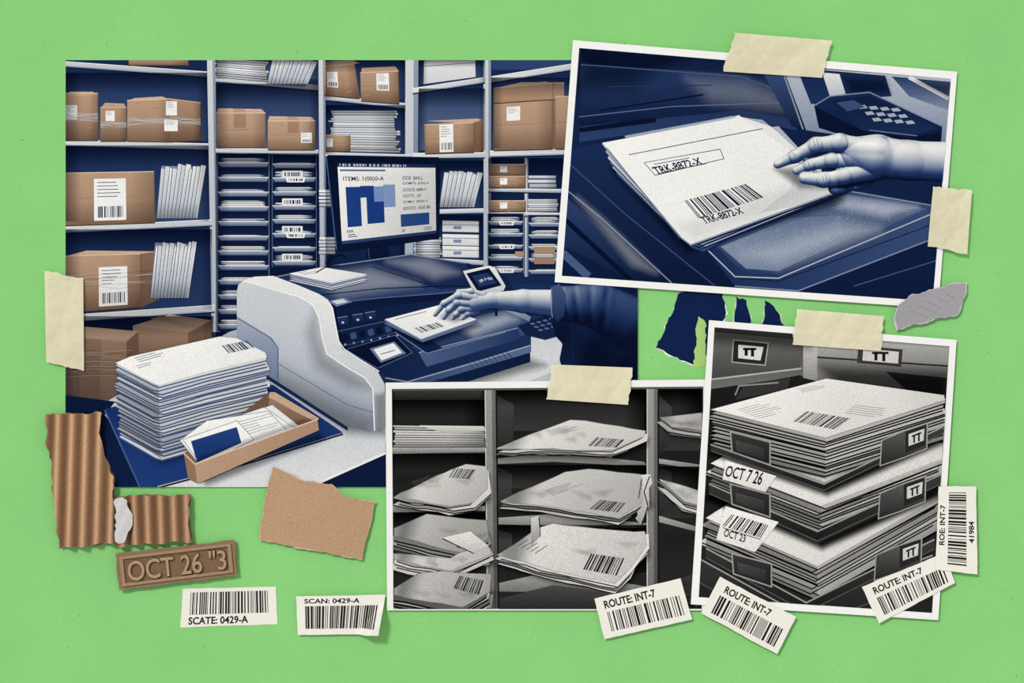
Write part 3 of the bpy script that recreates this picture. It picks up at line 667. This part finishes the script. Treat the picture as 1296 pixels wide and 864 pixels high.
a.poly([(1058,130),(1080,127),(1095,136),(1072,141)],D(.4)); a.line([(1100,165),(1160,172)],1.2,D(.55)); a.build()
# envelopes
top=[(762,181),(922,151),(938,149),(1062,232),(1058,242),(874,309),(862,300)]
p=Art('envelope_stack')
soft(p,[(775,215),(870,318),(1065,255),(1070,240),(1000,220)],9,.75)  # stack's drop shadow printed on the scan bed
for k,(q,t) in enumerate([([(780,220),(800,185),(950,150),(1040,238),(890,318),(874,312)],.5),([(775,212),(800,185),(950,150),(1050,238),(888,314),(871,308)],.85),([(772,206),(800,185),(950,150),(1048,235),(886,312),(869,305)],.6),([(769,200),(780,182),(985,160),(1062,243),(892,312),(867,302)],.9),([(766,192),(780,182),(985,160),(1060,241),(888,310),(866,300)],.75),([(790,172),(926,147),(965,152),(1040,215),(900,300),(866,294)],.7),([(768,188),(790,178),(935,146),(1058,244),(882,308),(866,303)],.92),([(764,185),(790,176),(930,147),(1060,240),(876,306),(863,303)],.76),([(890,166),(934,147),(975,160),(1060,235),(900,300)],.94)]):
    p.poly([(x+1,y+2) for x,y in q],D(.2)); p.poly(q,D(t),D(t-.1))
p.poly(top,D(.99),D(.94),(1,1)); p.line([(762,182),(862,301),(874,310),(1058,243)],1.4,D(.66)); p.line([(768,187),(860,302)],.8,D(.45))
p.poly([(1010,199),(1030,215),(1062,233),(1058,242),(1000,262),(960,270),(1000,240)],D(.93),D(.86))
soft(p,[(980,214),(1020,212),(1062,226),(1060,238),(1012,238)],6,.5,cl=top); soft(p,[(860,285),(1000,235),(1050,240),(880,303)],12,.1,cl=top)  # hand's shadow printed on the top envelope
p.line([(796,196),(965,163)],1.,D(.35))
p.line([(815,206),(911,189),(916,201),(829,222),(815,206)],.9,D(.3)); p.line([(828,208),(872,200)],.9,D(.4))
p.text('TRK-8872-X',[(824,212),(884,199),(890,208),(832,222)],D(.12),.02); p.line([(832,220),(894,207)],.9,D(.3))
p.bars([(866,254),(943,233),(966,250),(884,276)],D(.1),26,4)
p.text('TRK-8872-X',[(885,275),(936,262),(942,270),(892,284)],D(.12),.02); p.build()
# hand
h=Art('pointing_hand')
def vein_shade(X,Y,t):
    e=lambda x0,y0,x1,y1,w: np.exp(-((np.abs((X-x0)*(y1-y0)-(Y-y0)*(x1-x0))/math.hypot(x1-x0,y1-y0))/w)**2)*(((X-x0)*(x1-x0)+(Y-y0)*(y1-y0))>0)*(((X-x1)*(x0-x1)+(Y-y1)*(y0-y1))>0)
    t=t+.05*e(1066,180,1120,184,3)+.05*e(1060,196,1118,200,3)-.05*e(1070,190,1120,193,3)
    t=t-.10*np.clip((Y-212)/30,0,1)*(X>1060)  # underside of the hand toned darker as printed shade
    return np.clip(t,0,1)
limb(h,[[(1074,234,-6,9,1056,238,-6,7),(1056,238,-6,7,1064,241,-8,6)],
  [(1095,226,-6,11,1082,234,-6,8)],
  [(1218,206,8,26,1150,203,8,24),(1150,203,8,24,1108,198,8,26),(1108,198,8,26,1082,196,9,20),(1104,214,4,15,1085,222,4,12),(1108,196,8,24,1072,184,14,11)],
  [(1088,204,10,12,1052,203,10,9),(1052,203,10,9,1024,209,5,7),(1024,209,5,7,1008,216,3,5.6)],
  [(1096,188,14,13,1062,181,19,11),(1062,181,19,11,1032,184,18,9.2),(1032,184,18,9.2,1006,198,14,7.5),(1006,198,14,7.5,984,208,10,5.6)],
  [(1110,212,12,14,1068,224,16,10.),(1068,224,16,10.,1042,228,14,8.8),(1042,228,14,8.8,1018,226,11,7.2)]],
  (970,155,1200,252),1.0,D,.3,.96,L=(-.2,-.72,.66),cl=I2,extra=vein_shade,k=6.)
h.ell(986,204.5,4.6,2.1,D(.93),-26); h.ell(1017,222.5,5.5,2.5,D(.93),4)
def cr(p): h.line(p,.7,D(.5))
cr([(1029,177),(1031,183),(1030,189)]); cr([(1033,176),(1035,183),(1034,190)]); cr([(1040,222),(1042,229)]); cr([(1044,221),(1046,228)]); cr([(1003,193),(1007,199)]); cr([(1022,204),(1024,210)])
h.build()

# ============================================================ PRINT 4 (tray stack, b/w)
CLIP=None
P4=[(897,405),(1210,430),(1187,784),(874,764)]
a=Art('document_tray_photo_print',M_PAPER,None); a.slab(P4,(243,241,236),26); a.build()
I4=[(904,414),(1201,438),(1179,775),(884,755)]
CLIP=I4; MAT=M_BW
a=Art('filing_cabinet'); a.poly(I4,K(.1),K(.16))
a.poly([(903,414),(1022,424),(1018,475),(900,492)],K(.3),K(.5)); a.poly([(903,420),(1016,430),(1012,466),(900,478)],K(.5),K(.34)); a.line([(900,480),(1014,466)],2,K(.75)); a.poly([(900,492),(940,488),(1014,474),(1000,490),(900,515)],K(.1))
x=928
a.poly([(x,430),(x+44,434),(x+40,462),(x-2,458)],K(.18)); a.poly([(x+6,436),(x+38,439),(x+34,456),(x+6,453)],K(.9)); a.line([(x,430),(x+44,434),(x+40,462),(x-2,458),(x,430)],1.5,K(.7))
a.polys([(rc(x+14,441,x+18,450),K(.1)),(rc(x+22,442,x+26,451),K(.1)),(rc(x+12,440,x+29,443),K(.1))])
a.poly([(1030,425),(1201,438),(1198,520),(1030,480)],K(.62),K(.42)); a.poly([(1034,427),(1200,440),(1199,462),(1034,450)],K(.75),K(.6)); a.line([(1034,452),(1199,463)],2,K(.15)); a.poly([(1016,422),(1034,425),(1034,482),(1016,478)],K(.85),K(.6))
a.poly([(1086,437),(1142,442),(1140,464),(1084,459)],K(.3)); a.poly([(1092,441),(1137,445),(1136,460),(1091,456)],K(.85)); a.polys([(rc(1106,447,1110,456),K(.1)),(rc(1116,448,1120,457),K(.1)),(rc(1103,445,1124,448),K(.1))])
a.poly([(1120,470),(1198,478),(1196,520),(1160,505)],K(.22),K(.12)); a.poly([(940,488),(1000,478),(996,492),(930,506)],K(.25)); a.line([(930,500),(935,488),(985,484)],2,K(.6))
soft(a,[(900,414),(1030,424),(1025,440),(900,432)],10,.5,BK); soft(a,[(1040,465),(1200,470),(1196,520),(1060,490)],12,.6,BK); a.build()
def trayband(pl,pc,pr,h):
    a=Art('document_tray')
    a.poly([pl,pc,(pc[0],pc[1]+h),(pl[0],pl[1]+h)],K(.26),K(.1)); a.poly([pc,pr,(pr[0],pr[1]+h),(pc[0],pc[1]+h)],K(.3),K(.1)); a.line([pl,pc,pr],1.8,K(.66)); a.line([(pl[0],pl[1]+h),(pc[0],pc[1]+h),(pr[0],pr[1]+h)],1.3,K(.4)); return a.build()
def clipL(x,y,w=50,hh=34):
    a=Art('tray_label_holder'); q=[(x,y),(x+w,y+13),(x+w,y+13+hh*.85),(x+2,y+hh*.75)]
    a.poly(q,K(.28),K(.12)); a.line(q+[q[0]],1.8,K(.66)); a.poly(SQ(q,.12,.35,.85,.85),K(.36),K(.2)); a.build()
def clipR(x,y):
    a=Art('tray_side_clip'); q=[(x,y+12),(x+28,y),(x+58,y-10),(x+57,y+22),(x+27,y+34),(x-2,y+44)]
    a.poly(q,K(.45),K(.16)); a.line(q+[q[0]],1.3,K(.7)); a.poly([(x+30,y+1),(x+56,y-8),(x+55,y+18),(x+30,y+28)],K(.18)); a.poly([(x+34,y+4),(x+54,y-3),(x+53,y+12),(x+34,y+19)],K(.85)); a.line([(x+41,y+5),(x+41,y+15)],2.2,K(.1)); a.line([(x+47,y+3),(x+47,y+13)],2.2,K(.1)); a.line([(x+38,y+7),(x+50,y+2)],2,K(.1)); a.build()
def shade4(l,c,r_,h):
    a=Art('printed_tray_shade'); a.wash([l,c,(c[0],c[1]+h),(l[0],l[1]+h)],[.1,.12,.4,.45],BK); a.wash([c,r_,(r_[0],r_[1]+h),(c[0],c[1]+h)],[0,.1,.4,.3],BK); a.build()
trayband((884,706),(1000,770),(1180,702),30)
t3=[(893,655),(960,612),(1186,612),(1188,630),(1034,716)]
pile('paper_stack',t3,11,3.7,K,5,33,.96,.06,dx=-.2,vj=2.4,var=.35).build()
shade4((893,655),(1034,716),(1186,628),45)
trayband((893,693),(1020,762),(1182,682),12)
clipR(1108,690); clipL(926,700)
t2=[(899,586),(960,552),(1192,560),(1192,580),(1038,640)]
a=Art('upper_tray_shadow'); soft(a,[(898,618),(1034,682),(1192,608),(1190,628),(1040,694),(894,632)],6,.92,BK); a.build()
pile('paper_stack',t2,8,3.7,K,5,34,.96,.06,dx=-.2,vj=2.4,var=.35).build()
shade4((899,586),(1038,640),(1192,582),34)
trayband((897,612),(1034,672),(1190,600),12)
clipR(1113,612); clipL(924,612)
t1=[(899,518),(1045,479),(1194,500),(1194,506),(1044,554)]
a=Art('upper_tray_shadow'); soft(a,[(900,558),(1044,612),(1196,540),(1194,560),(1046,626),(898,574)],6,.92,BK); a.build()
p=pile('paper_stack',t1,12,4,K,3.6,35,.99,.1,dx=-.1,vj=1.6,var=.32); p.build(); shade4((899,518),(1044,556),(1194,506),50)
p=Art('top_document')
p.poly([(899,518),(1045,479),(1194,500),(1192,507),(1044,554)],K(1),K(.87),(1,1)); p.line([(899,518),(1044,554),(1192,507)],1,K(.6)); p.lines([(932,518),(980,506),(1012,518),(962,531)],K(.62),7,3,.22); p.lines([(1010,492),(1050,484),(1058,488),(1016,498)],K(.45),3,3,.22); p.bars([(1020,520),(1075,529),(1055,543),(1003,533)],K(.08),20,7); p.lines([(1080,512),(1130,518),(1110,530),(1066,524)],K(.6),5,5,.22); p.build()
trayband((899,562),(1042,612),(1192,540),8)
clipR(1115,545); clipL(924,546)
a=Art('date_label')
q=[(918,582),(982,602),(968,622),(914,606)]; a.poly(q,K(1),K(.9)); a.text('OCT 7 26',[(920,588),(967,597),(962,614),(916,602)],K(.08),.02); a.build()
a=Art('date_label')
q=[(918,640),(985,660),(955,698),(906,682)]; a.poly(q,K(1),K(.92)); a.bars([(926,650),(972,664),(962,680),(914,665)],K(.08),16,4); a.text('OCT 23',[(917,668),(944,677),(942,686),(915,678)],K(.08),.02); a.line([(914,667),(962,682)],1,K(.3)); a.build()

# ============================================================ loose ephemera (real relief)
CLIP=None; MAT=M_PAPER
WHT=(238,234,222); INK=(34,32,30)
def lab(name,q,bar,txt,tq,seed,n=30):
    a=Art(name,M_PAPER,None); a.slab(torn(q,.35,7,seed),WHT,20); a.bars(SQ(q,*bar),INK,n,seed); a.text(txt,SQ(q,*tq),INK,.03); return a.build()
lab('barcode_label',[(231,745),(349,742),(351,790),(228,794)],(.09,.1,.91,.68),'SCATE: 0429-A',(.08,.74,.7,.94),3,34)
lab('barcode_label',[(752,757),(861,731),(876,783),(765,808)],(.1,.38,.93,.86),'ROUTE: INT-7',(.09,.1,.68,.3),4)
lab('barcode_label',[(911,729),(1007,780),(983,827),(887,775)],(.1,.4,.93,.88),'ROUTE: INT-7',(.12,.12,.72,.31),5)
lab('barcode_label',[(1090,742),(1194,699),(1208,737),(1112,788)],(.1,.4,.93,.88),'ROUTE: INT-7',(.1,.12,.7,.31),6)
a=Art('barcode_label',M_PAPER,None); q=[(1187,615),(1234,615),(1236,726),(1183,720)]; a.slab(torn(q,.35,7,9),WHT,20)
rq=[q[3],q[0],q[1],q[2]]; a.bars([Q(rq,.08,.28),Q(rq,.93,.28),Q(rq,.93,.74),Q(rq,.08,.74)],INK,30,9); a.text('ROE: INT-7',SQ(rq,.3,.06,.78,.2),INK,.03); a.text('41984',SQ(rq,.35,.8,.6,.94),INK,.03); a.build()
a=Art('curled_barcode_label',M_PAPER,None); q=[(375,754),(488,752),(480,802),(377,803)]
def curl(x,y):
    d=np.maximum(0,((x-468)*.75+(y-782)*.65)); return np.minimum(.0005*d**1.5,.016)
a.grid((374,751,489,804),2,sdpoly(torn(q,.3,8,2)),lambda X,Y:np.stack([np.full(X.shape,c*1.0) for c in WHT],-1),lambda X,Y:curl(X,Y),bump=12)
a.zf=lambda x,y:float(curl(np.float64(x),np.float64(y)))+.00035
a.bars(SQ(q,.1,.26,.93,.84),INK,32,12,cut=20); a.zf=None; a.text('SCAN: 0429-A',SQ(q,.09,.07,.72,.2),INK,.03); a.build(True)
kp=[(345,590),(362,597),(385,608),(420,612),(430,622),(445,630),(476,634),(470,660),(459,708),(400,697),(328,683),(334,640)]
a=Art('torn_kraft_paper',M_KRAFT,None); a.slab(torn(kp,1.3,5,3),(208,182,150),22); a.slab(torn([(400+(x-400)*.988,650+(y-650)*.984) for x,y in kp],.9,5,4),(184,150,118),2); a.build()
gp=[(1136,386),(1150,374),(1180,366),(1206,358),(1223,357),(1222,372),(1212,398),(1160,410),(1134,418),(1131,400)]
a=Art('torn_grey_cardboard',M_KRAFT,None); a.slab(torn(gp,1.2,4,5),(200,198,200),24); a.slab(torn([(1178+(x-1178)*.975,386+(y-386)*.96) for x,y in gp],.8,4,5),(160,156,160),2)
for i in range(5): a.line([(1150+i*12,392-i*5),(1175+i*8,402-i*6)],.5,(130,126,130))
a.build()
def corr(name,pts,lam,amp,axis_ang,seed,col=(202,162,124)):
    a=Art(name,M_KRAFT,None); t=torn(pts,2.2,6,seed); A=np.array(t); bb=(A[:,0].min()-2,A[:,1].min()-2,A[:,0].max()+2,A[:,1].max()+2)
    ca,sa=math.cos(axis_ang),math.sin(axis_ang)
    ph=lambda X,Y:(X*ca+Y*sa)*2*math.pi/lam
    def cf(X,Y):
        s=.5+.5*np.sin(ph(X,Y)); k=.58+.42*s**.6; return np.stack([c*k**(1+.1*i) for i,c in enumerate(col)],-1)  # flute valleys coloured darker, adding painted shade to the real relief
    a.slab(torn([(A[:,0].mean()+(x-A[:,0].mean())*.985,A[:,1].mean()+(y-A[:,1].mean())*.99) for x,y in pts],1.5,6,seed+1),(150,116,88),20)
    a.grid(bb,1.5,sdpoly(t),cf,lambda X,Y:.001*amp*(1+np.sin(ph(X,Y))),bump=4)
    return a.build(True)
corr('corrugated_cardboard_scrap',[(57,524),(130,521),(127,548),(133,575),(146,602),(147,688),(76,694),(72,640),(66,590)],17.5,4.4,.03,2)
corr('corrugated_cardboard_scrap',[(147,628),(243,625),(240,655),(245,684),(147,690)],16.5,4.2,-.03,6,(192,152,118))
a=Art('torn_white_paper_scrap',M_PAPER,None); t=torn([(148,630),(160,630),(170,650),(164,672),(158,686),(148,684)],2,4,8); A=np.array(t)
a.grid((144,626,174,690),1.5,sdpoly(t),lambda X,Y:np.stack([np.full(X.shape,c) for c in (206,204,202)],-1),lambda X,Y:.0095+.0004*np.sin(X*.4+Y*.2),bump=4); a.build(True)
tag=[(147,700),(297,682),(301,727),(152,746)]
a=Art('embossed_cardboard_tag',M_KRAFT,None); a.slab(torn(tag,.8,6,4),(142,116,90),110)
def frame(q,m0,m1,m0v,m1v,col,th):
    o=[Q(q,m0,m0v),Q(q,1-m0,m0v),Q(q,1-m0,1-m0v),Q(q,m0,1-m0v)]; i=[Q(q,m1,m1v),Q(q,1-m1,m1v),Q(q,1-m1,1-m1v),Q(q,m1,1-m1v)]
    A=np.array(o); l=under((A[:,0].min(),A[:,1].min(),A[:,0].max(),A[:,1].max())); n=len(a.V)
    for P,z in ((o,zz(l)),(o,zz(l)+th),(i,zz(l)+th),(i,zz(l))):
        for p_ in P: x,y=W(*p_); a.V.append((x,y,z)); a.Cc.append(lin(col))
    for k in range(3):
        for j in range(4): a.F.append((n+k*4+j,n+k*4+(j+1)%4,n+(k+1)*4+(j+1)%4,n+(k+1)*4+j)[::-1])
    return l
l=frame(tag,.03,.06,.09,.17,(160,132,104),.0026)
a.poly(SQ(tag,.06,.17,.94,.83),(126,100,76)); a.text('OCT 26 "3',SQ(tag,.086,.21,.926,.83),(66,48,36),.03)  # dark recess and letter outline paint in shade around the relief
tg=a.build()
cu=bpy.data.curves.new('letters','FONT'); cu.body='OCT 26 "3'; cu.extrude=.03; cu.bevel_depth=.014; cu.bevel_resolution=2; cu.offset=0
o=bpy.data.objects.new('letters',cu); scene.collection.objects.link(o)
dg=bpy.context.evaluated_depsgraph_get(); me=bpy.data.meshes.new_from_object(o.evaluated_get(dg)); bpy.data.objects.remove(o)
V=np.array([v.co[:] for v in me.vertices]); mn=V.min(0); mx=V.max(0); q=SQ(tag,.09,.23,.92,.8)
for v in me.vertices:
    u=(v.co.x-mn[0])/(mx[0]-mn[0]); w=(v.co.y-mn[1])/(mx[1]-mn[1]); px=Q(q,u,1-w); x,y=W(*px)
    v.co=(x,y,zz(l)-.0005+(v.co.z-mn[2])/(mx[2]-mn[2])*.0042)
at=me.color_attributes.new('Col','FLOAT_COLOR','POINT'); buf=np.ones((len(V),4),np.float32); buf[:,:3]=lin((172,144,114))[:3]; at.data.foreach_set('color',buf.ravel())
me.materials.clear(); me.materials.append(M_KRAFT); lo=bpy.data.objects.new('letters',me); scene.collection.objects.link(lo); lo.parent=tg

def tape(q,seed,col=(232,223,190)):
    a=Art('masking_tape_strip',M_TAPE,None); t=torn(q,1.3,3.5,seed,edges=(1,3) if math.dist(q[0],q[1])>math.dist(q[1],q[2]) else (0,2))
    A=np.array(t); bb=(A[:,0].min(),A[:,1].min(),A[:,0].max(),A[:,1].max()); r=random.Random(seed)
    ks=[(r.uniform(.02,.06),r.uniform(-.06,.06),r.uniform(0,6)) for _ in range(4)]
    def zf(X,Y):
        z=0
        for kx,ky,p in ks: z=z+np.abs(np.sin(X*kx*1.6+Y*ky*1.6+p))**.6*.0008
        return z
    a.grid((bb[0]-2,bb[1]-2,bb[2]+2,bb[3]+2),2,sdpoly(t),lambda X,Y:np.stack([np.full(X.shape,float(c)) for c in col],-1),zf,bump=14)
    a.build(True)
tape([(929,42),(1052,52),(1040,99),(915,91)],1)
tape([(1180,236),(1229,241),(1223,322),(1173,312)],2)
tape([(57,343),(106,352),(107,470),(59,458)],3)
tape([(698,461),(800,465),(795,512),(691,505)],4)
tape([(1008,391),(1118,400),(1114,444),(1002,436)],5)

# ============================================================ light + camera
w=bpy.data.worlds.new('studio_world'); scene.world=w; w.use_nodes=True
w.node_tree.nodes['Background'].inputs[0].default_value=(1,1,1,1); w.node_tree.nodes['Background'].inputs[1].default_value=.55
sl=bpy.data.lights.new('key_sun','SUN'); sl.energy=1.82; sl.angle=math.radians(9)
so=bpy.data.objects.new('key_sun',sl); scene.collection.objects.link(so)
from mathutils import Vector
so.rotation_euler=Vector((.52,-.62,-1.0)).to_track_quat('-Z','Y').to_euler()
cd=bpy.data.cameras.new('camera'); cd.lens=85; cd.sensor_width=36; cam=bpy.data.objects.new('camera',cd); cam.location=(0,0,3.062); scene.collection.objects.link(cam); scene.camera=cam
print('levels',LL[:LN].max(),'items',LN)
